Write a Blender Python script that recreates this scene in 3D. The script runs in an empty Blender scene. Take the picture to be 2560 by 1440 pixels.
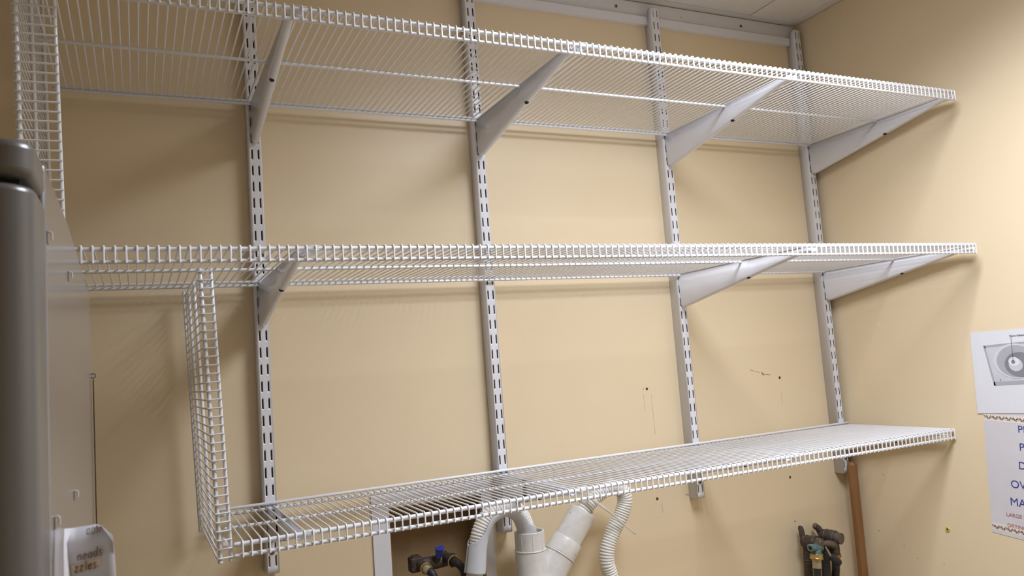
import bpy, bmesh, math, random
from mathutils import Vector, Matrix
random.seed(4)
scene = bpy.context.scene
col = scene.collection

# Coordinates used below: x along the back wall, o = distance out from the face
# of the slotted uprights into the room, z height (0 = a slot 2 m above the floor).
ZF = 2.0
def at(x, o, z):
    return Vector((x, -o, z + ZF))

# ------------------------------------------------------------------ camera
cam_d = bpy.data.cameras.new('camera')
cam = bpy.data.objects.new('camera', cam_d); col.objects.link(cam)
FPX = 1965.6
cam_d.sensor_fit = 'HORIZONTAL'; cam_d.sensor_width = 36.0
cam_d.lens = FPX / 2560 * 36.0
cam_d.clip_start = 0.02
right = Vector((0.90114, -0.42715, -0.07407))
down = Vector((-0.02443, 0.12057, -0.99240))
fwd = Vector((0.43283, 0.89611, 0.09822))
up = -down
cam.matrix_world = Matrix(((right.x, up.x, -fwd.x, -0.21756), (right.y, up.y, -fwd.y, -1.54705),
                           (right.z, up.z, -fwd.z, -0.44358 + ZF), (0, 0, 0, 1)))
cam_d.dof.use_dof = True
cam_d.dof.focus_distance = 1.75
cam_d.dof.aperture_fstop = 16.0
scene.camera = cam

# ------------------------------------------------------------- world, light
w = bpy.data.worlds.new('world'); scene.world = w
w.use_nodes = True
w.node_tree.nodes['Background'].inputs[0].default_value = (1, 1, 1, 1)
w.node_tree.nodes['Background'].inputs[1].default_value = 0.02
LAMP_WATTS = 23.0         # louvred ceiling fixture, see ceiling_light
scene.view_settings.view_transform = 'Standard'
scene.view_settings.look = 'None'
scene.view_settings.gamma = 1.0
scene.view_settings.use_curve_mapping = False
scene.view_settings.exposure = 0.0

# -------------------------------------------------------------- materials
def mat(name, colr, rough=.5, metal=0., coat=0., var=None, vscale=30., bump=0., bscale=200., trans=0., emit=None, spec=.5, alpha=1.):
    m = bpy.data.materials.new(name); m.use_nodes = True
    nt = m.node_tree; b = nt.nodes['Principled BSDF']
    b.inputs['Base Color'].default_value = (*colr, 1)
    b.inputs['Roughness'].default_value = rough
    b.inputs['Metallic'].default_value = metal
    b.inputs['Coat Weight'].default_value = coat
    b.inputs['Coat Roughness'].default_value = .12
    b.inputs['Specular IOR Level'].default_value = spec
    b.inputs['Transmission Weight'].default_value = trans
    b.inputs['Alpha'].default_value = alpha
    if emit:
        b.inputs['Emission Color'].default_value = (*emit[0], 1)
        b.inputs['Emission Strength'].default_value = emit[1]
    if var or bump:
        tc = nt.nodes.new('ShaderNodeTexCoord')
    if var:
        n = nt.nodes.new('ShaderNodeTexNoise'); n.inputs['Scale'].default_value = vscale
        n.inputs['Detail'].default_value = 6; n.inputs['Roughness'].default_value = .6
        r = nt.nodes.new('ShaderNodeValToRGB')
        r.color_ramp.elements[0].position = .35; r.color_ramp.elements[0].color = (*var, 1)
        r.color_ramp.elements[1].position = .65; r.color_ramp.elements[1].color = (*colr, 1)
        nt.links.new(tc.outputs['Object'], n.inputs['Vector'])
        nt.links.new(n.outputs['Fac'], r.inputs['Fac'])
        nt.links.new(r.outputs['Color'], b.inputs['Base Color'])
    if bump:
        n2 = nt.nodes.new('ShaderNodeTexNoise'); n2.inputs['Scale'].default_value = bscale
        n2.inputs['Detail'].default_value = 4
        bp = nt.nodes.new('ShaderNodeBump'); bp.inputs['Strength'].default_value = bump
        bp.inputs['Distance'].default_value = .002
        nt.links.new(tc.outputs['Object'], n2.inputs['Vector'])
        nt.links.new(n2.outputs['Fac'], bp.inputs['Height'])
        nt.links.new(bp.outputs['Normal'], b.inputs['Normal'])
    return m

M = {
    'wall': mat('cream_paint', (.795, .655, .445), .38, var=(.78, .64, .43), vscale=3.5, bump=.06, bscale=90, spec=.4),
    'floor': mat('floor_vinyl', (.42, .34, .24), .4, var=(.38, .30, .21), vscale=12),
    'tile': mat('ceiling_board', (.82, .79, .75), .9, var=(.78, .75, .71), vscale=60, bump=.3, bscale=400),
    'trim': mat('ceiling_angle_paint', (.74, .72, .69), .45, var=(.72, .70, .67), vscale=20),
    'plenum': mat('plenum_dark', (.05, .045, .04), .9, var=(.04, .035, .03), vscale=9),
    'steel': mat('upright_enamel', (.78, .78, .82), .30, coat=.2, var=(.765, .765, .805), vscale=14),
    'bracket': mat('bracket_enamel', (.73, .725, .76), .20, coat=.4, var=(.715, .71, .745), vscale=18),
    'wire': mat('white_wire_coating', (.81, .815, .84), .32, coat=.35, var=(.79, .795, .82), vscale=25),
    'hole': mat('hole_black', (.012, .011, .012), .8, var=(.02, .018, .018), vscale=40),
    'holebrown': mat('drilled_hole_brown', (.06, .035, .015), .9, var=(.10, .06, .03), vscale=200),
    'scratch': mat('scraped_paint', (.42, .28, .14), .9, var=(.30, .19, .09), vscale=300),
    'pencil': mat('pencil_line', (.52, .43, .30), .8, var=(.60, .50, .36), vscale=200),
    'screw': mat('screw_zinc', (.30, .30, .31), .35, metal=.9, var=(.22, .22, .23), vscale=120),
    'plug': mat('screw_cap_cream', (.72, .66, .54), .5, var=(.66, .60, .48), vscale=80),
    'clear': mat('clear_plastic', (.93, .94, .97), .12, alpha=.38, var=(.9, .92, .95), vscale=90),
    'tape': mat('clear_tape', (.60, .59, .60), .3, alpha=.30, var=(.57, .56, .57), vscale=40),
    'tie': mat('cable_tie_nylon', (.86, .83, .76), .35, alpha=.62, var=(.82, .79, .72), vscale=60),
    'grey': mat('grey_appliance_enamel', (.20, .19, .188), .16, coat=.35, var=(.19, .18, .178), vscale=9, bump=.02, bscale=500),
    'shadedfront': mat('shaded_front_enamel', (.115, .108, .103), .30, coat=.12, var=(.105, .099, .094), vscale=9, bump=.03, bscale=700),  # darker copy of the cabinet enamel, shade of the unlit front painted in
    'hook': mat('pale_hook', (.60, .57, .53), .4, var=(.55, .52, .48), vscale=90),
    'gasket': mat('dark_gasket', (.01, .01, .01), .7, var=(.015, .014, .014), vscale=30),
    'paper': mat('paper_white', (.73, .735, .77), .75, var=(.71, .715, .75), vscale=25),
    'notepaper': mat('shaded_note_paper', (.56, .55, .57), .75, var=(.54, .53, .55), vscale=25),  # white paper greyed, the shade on the note is put into its colour
    'paper2': mat('paper_notice', (.66, .64, .67), .7, var=(.63, .61, .64), vscale=18),
    'band': mat('paper_band_ivory', (.80, .72, .62), .7, var=(.76, .69, .60), vscale=50),
    'ink': mat('print_black', (.035, .035, .04), .7, var=(.05, .05, .055), vscale=90),
    'pen': mat('brown_marker', (.16, .085, .035), .7, var=(.22, .13, .06), vscale=200),
    'tan': mat('aged_tape', (.62, .52, .40), .55, var=(.56, .46, .34), vscale=60),
    'blue': mat('print_blue', (.035, .045, .24), .7, var=(.05, .06, .27), vscale=90),
    'red': mat('print_red', (.42, .10, .10), .7, var=(.36, .13, .13), vscale=200),
    'maroon': mat('print_maroon', (.14, .025, .035), .7, var=(.05, .02, .03), vscale=400),
    'slate': mat('print_slate', (.16, .19, .18), .7, var=(.10, .11, .11), vscale=400),
    'ph1': mat('photo_light_grey', (.60, .60, .64), .6, var=(.55, .55, .59), vscale=30),
    'ph2': mat('photo_mid_grey', (.42, .42, .46), .6, var=(.38, .38, .42), vscale=40),
    'ph3': mat('photo_dark_grey', (.24, .24, .27), .6, var=(.20, .20, .23), vscale=40),
    'pvc': mat('pvc_white', (.80, .79, .76), .35, coat=.1, var=(.70, .68, .64), vscale=45),
    'hose': mat('corrugated_white', (.84, .82, .77), .4, var=(.80, .78, .73), vscale=40),
    'guide': mat('grey_plastic', (.66, .69, .75), .4, var=(.64, .67, .73), vscale=40),
    'bronze': mat('weathered_bronze', (.05, .036, .028), .6, metal=.25, var=(.095, .072, .057), vscale=90, bump=.4, bscale=300),
    'bronze2': mat('worn_bronze_face', (.17, .135, .108), .5, metal=.35, var=(.11, .085, .068), vscale=120),
    'brass': mat('brass', (.62, .45, .18), .3, metal=.9, var=(.48, .33, .12), vscale=90),
    'ferrule': mat('pale_brass_ferrule', (.55, .48, .34), .45, metal=.6, var=(.40, .34, .22), vscale=120),
    'copper': mat('copper', (.55, .26, .12), .35, metal=.85, var=(.40, .20, .10), vscale=120),
    'verdigris': mat('verdigris', (.16, .27, .26), .6, metal=.2, var=(.08, .13, .13), vscale=130, bump=.3, bscale=300),
    'rubber': mat('black_rubber', (.018, .018, .018), .5, var=(.03, .03, .03), vscale=120),
    'bluehandle': mat('blue_handle', (.035, .06, .42), .35, coat=.2, var=(.03, .05, .36), vscale=50),
    'nickel': mat('nickel_stem', (.55, .54, .52), .3, metal=.9, var=(.45, .44, .42), vscale=90),
    'anchor': mat('yellow_anchor', (.62, .52, .06), .5, var=(.55, .45, .05), vscale=90),
    'lampframe': mat('lamp_frame_white', (.80, .80, .80), .4, var=(.78, .78, .78), vscale=20),
    'diffuser': mat('lamp_diffuser', (.9, .9, .9), .5, var=(.88, .88, .88), vscale=20, emit=((.94, 1.0, 1.12), 4.5)),
}
# broom handle wood: grain along the length
def wood():
    m = bpy.data.materials.new('handle_wood'); m.use_nodes = True
    nt = m.node_tree; b = nt.nodes['Principled BSDF']; b.inputs['Roughness'].default_value = .5
    tc = nt.nodes.new('ShaderNodeTexCoord'); mp = nt.nodes.new('ShaderNodeMapping')
    mp.inputs['Scale'].default_value = (90, 90, 5)
    n = nt.nodes.new('ShaderNodeTexNoise'); n.inputs['Scale'].default_value = 1.5; n.inputs['Detail'].default_value = 5
    r = nt.nodes.new('ShaderNodeValToRGB')
    r.color_ramp.elements[0].position = .3; r.color_ramp.elements[0].color = (.20, .09, .028, 1)
    r.color_ramp.elements[1].position = .7; r.color_ramp.elements[1].color = (.29, .138, .047, 1)
    nt.links.new(tc.outputs['Object'], mp.inputs['Vector']); nt.links.new(mp.outputs['Vector'], n.inputs['Vector'])
    nt.links.new(n.outputs['Fac'], r.inputs['Fac']); nt.links.new(r.outputs['Color'], b.inputs['Base Color'])
    return m
M['wood'] = wood()
def specks(m, colr, scale, lo):
    nt = m.node_tree; b = nt.nodes['Principled BSDF']
    old = b.inputs['Base Color'].links[0].from_socket
    tc = nt.nodes.new('ShaderNodeTexCoord'); n = nt.nodes.new('ShaderNodeTexNoise')
    n.inputs['Scale'].default_value = scale; n.inputs['Detail'].default_value = 3
    r = nt.nodes.new('ShaderNodeValToRGB'); r.color_ramp.elements[0].position = lo; r.color_ramp.elements[1].position = lo + .03
    mx = nt.nodes.new('ShaderNodeMix'); mx.data_type = 'RGBA'
    nt.links.new(tc.outputs['Object'], n.inputs['Vector']); nt.links.new(n.outputs['Fac'], r.inputs['Fac'])
    nt.links.new(r.outputs['Color'], mx.inputs['Factor']); nt.links.new(old, mx.inputs[6])
    mx.inputs[7].default_value = (*colr, 1); nt.links.new(mx.outputs[2], b.inputs['Base Color'])
specks(M['pvc'], (.22, .19, .16), 120, .715)
M['recess'] = mat('recess_brown', (.40, .27, .14), .6, var=(.30, .20, .10), vscale=14)  # brown lining of the recess, darker than the wall colour

# ---------------------------------------------------------------- helpers
class MB:
    def __init__(s): s.v = []; s.f = []
    def add(s, vs, fs):
        k = len(s.v); s.v += [Vector(v) for v in vs]; s.f += [[i + k for i in f] for f in fs]; return s
    def bx(s, x0, x1, o0, o1, z0, z1):          # box given in x / o / z
        p = [at(x, o, z) for x in (x0, x1) for o in (o0, o1) for z in (z0, z1)]
        return s.add(p, [(0, 1, 3, 2), (4, 6, 7, 5), (0, 4, 5, 1), (2, 3, 7, 6), (0, 2, 6, 4), (1, 5, 7, 3)])
    def lbox(s, x0, x1, y0, y1, z0, z1):        # box in plain local coordinates
        p = [Vector((x, y, z)) for x in (x0, x1) for y in (y0, y1) for z in (z0, z1)]
        return s.add(p, [(0, 1, 3, 2), (4, 6, 7, 5), (0, 4, 5, 1), (2, 3, 7, 6), (0, 2, 6, 4), (1, 5, 7, 3)])
    def tube(s, path, r, n=10, caps=True):
        path = [Vector(p) for p in path]; rs = r if isinstance(r, (list, tuple)) else [r] * len(path)
        rings = frames(path); vs = []; fs = []
        for (c, a, b, t), rr in zip(rings, rs):
            for k in range(n):
                q = 2 * math.pi * k / n
                vs.append(c + (a * math.cos(q) + b * math.sin(q)) * rr)
        m = len(path)
        for i in range(m - 1):
            for k in range(n):
                fs.append((i * n + k, i * n + (k + 1) % n, (i + 1) * n + (k + 1) % n, (i + 1) * n + k))
        if caps:
            fs.append(tuple(reversed(range(n)))); fs.append(tuple((m - 1) * n + k for k in range(n)))
        return s.add(vs, fs)
    def prism(s, poly, off):                    # poly: list of Vectors, off: extrusion vector
        n = len(poly); vs = list(poly) + [p + off for p in poly]
        fs = [tuple(range(n)), tuple(reversed(range(n, 2 * n)))]
        fs += [(i, i + n, (i + 1) % n + n, (i + 1) % n) for i in range(n)]
        return s.add(vs, [tuple(reversed(f)) for f in fs])
    def disc(s, c, nrm, r, h, n=16):            # short cylinder from c along nrm
        c = Vector(c); nrm = Vector(nrm).normalized()
        return s.tube([c, c + nrm * h], r, n)
    def torus(s, c, nrm, R, r, n=24, k=8):
        c = Vector(c); t = Vector(nrm).normalized()
        a = t.orthogonal().normalized(); b = t.cross(a)
        vs = []; fs = []
        for i in range(n):
            q = 2 * math.pi * i / n; d = a * math.cos(q) + b * math.sin(q)
            for j in range(k):
                w_ = 2 * math.pi * j / k
                vs.append(c + d * (R + r * math.cos(w_)) + t * (r * math.sin(w_)))
        for i in range(n):
            for j in range(k):
                fs.append((i * k + j, ((i + 1) % n) * k + j, ((i + 1) % n) * k + (j + 1) % k, i * k + (j + 1) % k))
        return s.add(vs, fs)
    def mesh(s, name, m, origin=None, smooth=True, recalc=True):
        me = bpy.data.meshes.new(name)
        o = origin or Vector((0, 0, 0))
        me.from_pydata([tuple(v - o) for v in s.v], [], [tuple(f) for f in s.f])
        if recalc:
            b = bmesh.new(); b.from_mesh(me); bmesh.ops.recalc_face_normals(b, faces=b.faces); b.to_mesh(me); b.free()
        if smooth:
            me.polygons.foreach_set('use_smooth', [True] * len(me.polygons))
            try: me.set_sharp_from_angle(angle=math.radians(38))
            except Exception: pass
        me.materials.append(m)
        return me

def frames(path):
    out = []; prev = None
    for i, p in enumerate(path):
        if i == 0: t = path[1] - path[0]
        elif i == len(path) - 1: t = path[-1] - path[-2]
        else: t = (path[i + 1] - path[i]).normalized() + (path[i] - path[i - 1]).normalized()
        t.normalize()
        if prev is None:
            a = t.orthogonal().normalized()
            ref = Vector((0, 1, 0)) if abs(t.y) < .9 else Vector((1, 0, 0))
            a = (ref - t * ref.dot(t)).normalized()
        else:
            a = (prev - t * prev.dot(t)).normalized()
        prev = a
        out.append((p, a, t.cross(a), t))
    return out

def spline(pts, n=10):
    pts = [Vector(p) for p in pts]; out = []
    P = [pts[0] * 2 - pts[1]] + pts + [pts[-1] * 2 - pts[-2]]
    for i in range(1, len(P) - 2):
        for k in range(n):
            t = k / n
            a, b, c, d = P[i - 1], P[i], P[i + 1], P[i + 2]
            out.append(.5 * ((2 * b) + (c - a) * t + (2 * a - 5 * b + 4 * c - d) * t * t + (3 * b - a - 3 * c + d) * t ** 3))
    out.append(pts[-1]); return out

def link(o, parent=None):
    col.objects.link(o)
    if parent: o.parent = parent
    return o
def tag(o, label=None, cat=None, group=None, kind=None):
    if label: o['label'] = label
    if cat: o['category'] = cat
    if group: o['group'] = group
    if kind: o['kind'] = kind
    return o
def thing(name, loc, label, cat, group=None):
    o = bpy.data.objects.new(name, None); o.location = loc; o.empty_display_size = .05
    link(o); return tag(o, label, cat, group)
def part(name, mb, m, parent, smooth=True, label=None, origin=None):
    """mesh built in world coordinates, child of an unrotated thing"""
    org = Vector(parent.location) if parent else Vector((0, 0, 0))
    if parent and parent.parent: org = org + Vector(parent.parent.location)
    o = bpy.data.objects.new(name, mb.mesh(name, M[m], org, smooth)); link(o, parent)
    if label: o['label'] = label
    return o
def lpart(name, me, parent, loc=(0, 0, 0)):
    o = bpy.data.objects.new(name, me); link(o, parent); o.location = loc; return o
def struct(name, mb, m, parent=None, smooth=False):
    o = bpy.data.objects.new(name, mb.mesh(name, M[m], None, smooth)); link(o, parent)
    if not parent: o['kind'] = 'structure'
    return o
def solo(name, mb, m, label, cat, org, group=None, smooth=True):
    o = bpy.data.objects.new(name, mb.mesh(name, M[m], Vector(org), smooth)); o.location = org
    link(o); return tag(o, label, cat, group)
def bevel(o, wd, seg=3, ang=40):
    b = o.modifiers.new('bevel', 'BEVEL'); b.width = wd; b.segments = seg; b.limit_method = 'ANGLE'
    b.angle_limit = math.radians(ang); b.harden_normals = False
    return o

# ============================================================ the room
XL, XR, OW, OF = -1.04, 1.497, -.030, 2.65      # left / right wall, back wall, wall behind the camera
ZB, ZC = -2.0, .458                              # floor, underside of the ceiling boards
BX0, BX1, BZ0, BZ1, BD = .231, .434, -.905, -.710, .085   # recess in the back wall

struct('floor', MB().bx(XL - .1, XR + .1, OW - .15, OF + .1, ZB - .08, ZB), 'floor')
wb = MB()
T = .14
wb.bx(XL - .1, BX0, OW - T, OW, ZB, ZC + .15); wb.bx(BX1, XR + .1, OW - T, OW, ZB, ZC + .15)
wb.bx(BX0, BX1, OW - T, OW, BZ1, ZC + .15); wb.bx(BX0, BX1, OW - T, OW, ZB, BZ0)
wb.bx(BX0, BX1, OW - T, OW - BD, BZ0, BZ1)
wall_back = struct('wall_back', wb, 'wall')
_rc = .003
part0 = [(BX0, BX1, OW - BD, OW - BD + _rc, BZ0, BZ1), (BX0, BX0 + _rc, OW - BD + _rc, OW - .001, BZ0, BZ1), (BX1 - _rc, BX1, OW - BD + _rc, OW - .001, BZ0, BZ1),
         (BX0 + _rc, BX1 - _rc, OW - BD + _rc, OW - .001, BZ1 - _rc, BZ1), (BX0 + _rc, BX1 - _rc, OW - BD + _rc, OW - .001, BZ0, BZ0 + _rc)]
for q in part0: struct('recess_lining', MB().bx(*q), 'recess', wall_back)
wall_right = struct('wall_right', MB().bx(XR, XR + .1, OW, OF, ZB, ZC + .15), 'wall')
struct('wall_left', MB().bx(XL - .1, XL, OW, OF, ZB, ZC + .15), 'wall')
struct('wall_front', MB().bx(XL - .1, XR + .1, OF, OF + .1, ZB, ZC + .15), 'wall')
ceiling = struct('ceiling', MB().bx(XL - .1, XR + .1, OW - .15, OF + .1, ZC + .10, ZC + .16), 'plenum')
struct('trim_1', MB().bx(XL, XR, OW, -.0085, ZC - .0015, ZC + .0005).bx(XL, XR, OW, OW + .0012, ZC - .0015, ZC + .02), 'trim')
struct('trim_2', MB().bx(1.4715, XR, OW, OF, ZC - .0016, ZC + .0004).bx(XR - .0012, XR, OW, OF, ZC - .0016, ZC + .02), 'trim')
# ceiling boards, laid in rows with open joints
jo = [-.0115, .64, 1.245, 1.85, 2.455, 2.645]
jx2 = [1.4745, 1.060, .455, -.15, -.755, -1.03]     # second row is staggered round the lamp
LX0, LX1, LO0, LO1 = .455, 1.060, .64, 1.245
for b in range(len(jo) - 1):
    jx = [1.4745, 1.317, .712, .107, -.498, -1.03] if b != 1 else jx2
    for a in range(len(jx) - 1):
        if LX0 - .01 < jx[a + 1] < LX1 - .01 and LO0 - .01 < jo[b] < LO1 - .01: continue
        e = .0016
        o = struct('ceiling_board', MB().bx(jx[a + 1] + e, jx[a] - e, jo[b] + e, jo[b + 1] - e, ZC + .001 * ((a + b) % 2), ZC + .014), 'tile', ceiling)

# ceiling fixture
lt = thing('ceiling_light', at((LX0 + LX1) / 2, (LO0 + LO1) / 2, ZC), 'recessed fluorescent ceiling light panel with a white metal frame', 'ceiling light')
fr = MB()
for (a, b, c, d) in ((LX0 + .003, LX1 - .003, LO0 + .003, LO0 + .028), (LX0 + .003, LX1 - .003, LO1 - .028, LO1 - .003),
                     (LX0 + .003, LX0 + .028, LO0 + .028, LO1 - .028), (LX1 - .028, LX1 - .003, LO0 + .028, LO1 - .028)):
    fr.bx(a, b, c, d, ZC - .004, ZC + .02)
part('frame', fr, 'lampframe', lt, False)
part('diffuser', MB().bx(LX0 + .028, LX1 - .028, LO0 + .028, LO1 - .028, ZC - .001, ZC + .006), 'diffuser', lt, False)
ld = bpy.data.lights.new('lamp', 'AREA'); ld.shape = 'RECTANGLE'; ld.size = LX1 - LX0 - .06; ld.size_y = LO1 - LO0 - .06
ld.energy = LAMP_WATTS; ld.color = (.94, 1.0, 1.13); ld.spread = math.radians(146)
lo_ = bpy.data.objects.new('lamp', ld); link(lo_, lt); lo_.location = (0, 0, -.006)
part('housing', MB().bx(LX0 + .02, LX1 - .02, LO0 + .02, LO1 - .02, ZC + .02, ZC + .09), 'lampframe', lt, False)

# marks on the back wall
def hole(x, z, r, m='holebrown', name='screw_hole'):
    return part(name, MB().tube([at(x, OW - .002, z), at(x, OW + .0004, z)], r, 12), m, wall_back)
for x, z, r in ((.8814, -.5221, .0032), (1.3023, -.5263, .0036), (.8827, -.7806, .0036), (1.3014, -.7834, .0034), (.8712, -.522, .0010), (.9665, -.7815, .0012), (.9725, -.7835, .0016), (1.302, -.895, .0016)):
    hole(x, z, r)
def mark(pts, wd, m, name):
    mb = MB(); pts = [Vector((p[0], 0, p[1])) for p in pts]
    top = []; bot = []
    for i, q in enumerate(pts):
        t = (pts[min(i + 1, len(pts) - 1)] - pts[max(i - 1, 0)]).normalized(); nn = Vector((-t.z, 0, t.x))
        ww = wd * (.5 + random.random() * .6)
        top.append(q + nn * ww / 2); bot.append(q - nn * ww / 2)
    poly = top + bot[::-1]
    mb.prism([at(q.x, OW - .0005, q.z) for q in poly], Vector((0, -.0009, 0)))
    return part(name, mb, m, wall_back, False)
mark([(1.2051, -.4985), (1.210, -.501), (1.215, -.503)], .0024, 'scratch', 'paint_scrape')
mark([(1.219, -.5035), (1.228, -.506), (1.236, -.5085)], .0017, 'scratch', 'paint_scrape')
mark([(1.243, -.5085), (1.246, -.513), (1.250, -.5155)], .0040, 'scratch', 'paint_scrape')
mark([(1.252, -.5135), (1.262, -.5155), (1.272, -.517)], .0015, 'scratch', 'paint_scrape')
mark([(.8698, -.5335), (.8709, -.5762)], .0009, 'pencil', 'pencil_line')
mark([(.8927, -.5354), (.8938, -.6303)], .0009, 'pencil', 'pencil_line')
mark([(.8945, -.790), (.895, -.815)], .0010, 'pencil', 'pencil_line')
mark([(1.302, -.560), (1.3025, -.600)], .0007, 'pencil', 'pencil_line')
# anchor and dents on the right wall
ra = MB().tube([at(XR + .002, .2566, -.902), at(XR - .0022, .2566, -.902)], .0052, 12)
part('wall_anchor', ra, 'anchor', wall_right, label='yellow plastic wall anchor')
part('anchor_hole', MB().tube([at(XR, .2566, -.902), at(XR - .0026, .2566, -.902)], .0022, 10), 'hole', wall_right)
for o_, z_ in ((.093, -.790), (.13, -.96), (.165, -.985), (.235, -.985), (.06, -.935)):
    part('screw_hole', MB().tube([at(XR + .001, o_, z_), at(XR - .0004, o_, z_)], .0013, 8), 'scratch', wall_right)

# ==================================================== rail and slotted uprights
XU = [0.0, .47727, .98826, 1.47287]
PITCH = .032
rail = thing('hang_rail', at(.4, OW, .393), 'long white steel hang rail screwed to the wall just under the ceiling', 'rail')
part('plate', MB().bx(-.75, 1.4835, OW, OW + .0025, .3925, .4535), 'steel', rail, False)
part('lip', MB().bx(-.75, 1.4835, OW + .0025, OW + .0125, .3925, .3945).bx(-.75, 1.4835, OW + .0105, OW + .0125, .3945, .4128), 'steel', rail, False)
for x, z in ((.8908, .4342), (1.2951, .4325), (.30, .4335), (-.30, .4335)):
    sc = part('screw', MB().tube([at(x, OW + .0025, z), at(x, OW + .0040, z), at(x, OW + .0048, z)], [.0042, .0042, .0030], 14), 'screw', rail)
    cr = MB().bx(x - .0024, x + .0024, OW + .0046, OW + .0051, z - .0005, z + .0005).bx(x - .0005, x + .0005, OW + .0046, OW + .0051, z - .0024, z + .0024)
    part('cross_slot', cr, 'hole', sc, False)
part('plug', MB().tube([at(1.0933, OW + .0025, .4325), at(1.0933, OW + .0034, .4325)], .0036, 14), 'plug', rail)

def upright_mesh():
    """slotted channel, local: x across, y into the wall (+), z up; face at y = 0"""
    mb = MB(); hw, rc = .0125, .0035
    xf = hw - rc
    zt, zbm = .4312, -.7905
    ks = list(range(-13, 25))
    xs = .0059; sw, sh, ch = .00155, .0095, .0012
    cells = [(-xs - .0029, -xs + .0029), (xs - .0029, xs + .0029)]
    zs = [zt]
    for k in ks: zs += [-PITCH * k + .0125, -PITCH * k - .0125]
    zs.append(zbm)
    P = lambda x, z: Vector((x, 0, z))
    for i in range(len(zs) - 1):
        z1, z0 = zs[i], zs[i + 1]
        slotrow = (i % 2 == 1)
        xb = [-xf, cells[0][0], cells[0][1], cells[1][0], cells[1][1], xf]
        for j in range(5):
            xa, xc = xb[j], xb[j + 1]
            if slotrow and j in (1, 3):
                cx = (xa + xc) / 2; cz = (z0 + z1) / 2
                TL, TR, BR, BL = P(xa, z1), P(xc, z1), P(xc, z0), P(xa, z0)
                L0, L1 = P(cx - sw, cz - sh + ch), P(cx - sw, cz + sh - ch)
                T0, T1 = P(cx - sw * .4, cz + sh), P(cx + sw * .4, cz + sh)
                R1, R0 = P(cx + sw, cz + sh - ch), P(cx + sw, cz - sh + ch)
                B1, B0 = P(cx + sw * .4, cz - sh), P(cx - sw * .4, cz - sh)
                mb.add([TL, TR, BR, BL, L0, L1, T0, T1, R1, R0, B1, B0],
                       [(3, 4, 5, 0), (0, 5, 6), (0, 6, 7, 1), (1, 7, 8), (1, 8, 9, 2), (2, 9, 10), (2, 10, 11, 3), (3, 11, 4)])
            else:
                mb.add([P(xa, z0), P(xc, z0), P(xc, z1), P(xa, z1)], [(0, 1, 2, 3)])
    # rounded corners and side flanges (cut back at the top where the rail passes)
    for sg in (-1, 1):
        prof = [(xf * sg, 0.0)]
        for k in range(1, 5):
            q = math.pi / 2 * k / 4
            prof.append((sg * (xf + rc * math.sin(q)), rc - rc * math.cos(q)))
        lev = [(zbm, .0298), (.382, .0298), (.394, .0155), (.4245, .0150), (zt, .0105)]
        vs = []; n = len(prof) + 1
        for z, d in lev:
            vs += [Vector((x, y, z)) for x, y in prof] + [Vector((sg * hw, d, z))]
        fs = []
        for i in range(len(lev) - 1):
            for j in range(n - 1):
                f = (i * n + j, i * n + j + 1, (i + 1) * n + j + 1, (i + 1) * n + j)
                fs.append(f if sg > 0 else tuple(reversed(f)))
        mb.add(vs, fs)
    me = mb.mesh('channel', M['steel'], None, True, False)
    b = bmesh.new(); b.from_mesh(me); bmesh.ops.remove_doubles(b, verts=b.verts, dist=1e-5)
    b.to_mesh(me); b.free()
    me.polygons.foreach_set('use_smooth', [True] * len(me.polygons))
    me.set_sharp_from_angle(angle=math.radians(40))
    return me
UM = upright_mesh()
ulab = ['slotted white steel upright on the wall nearest the grey appliance',
        'slotted white steel upright whose foot ends above the grey hose bend',
        'slotted white steel upright between the loose corrugated hose and the scraped wall mark',
        'slotted white steel upright in the corner beside the wooden handle']
for i, x in enumerate(XU):
    u = thing('slotted_upright', at(x, 0, -.7905), ulab[i], 'upright', 'slotted uprights on the back wall')
    c = lpart('channel', UM, u, (0, 0, .7905))
    sd = c.modifiers.new('thickness', 'SOLIDIFY'); sd.thickness = .0014; sd.offset = -1
    zz = -PITCH * 23.5
    s_ = part('screw', MB().tube([at(x, -.002, zz), at(x, .0012, zz), at(x, .0024, zz)], [.0046, .0046, .0030], 14), 'screw', u)
    part('cross_slot', MB().bx(x - .0026, x + .0026, .0022, .0027, zz - .0005, zz + .0005).bx(x - .0005, x + .0005, .0022, .0027, zz - .0026, zz + .0026), 'hole', s_, False)

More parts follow.
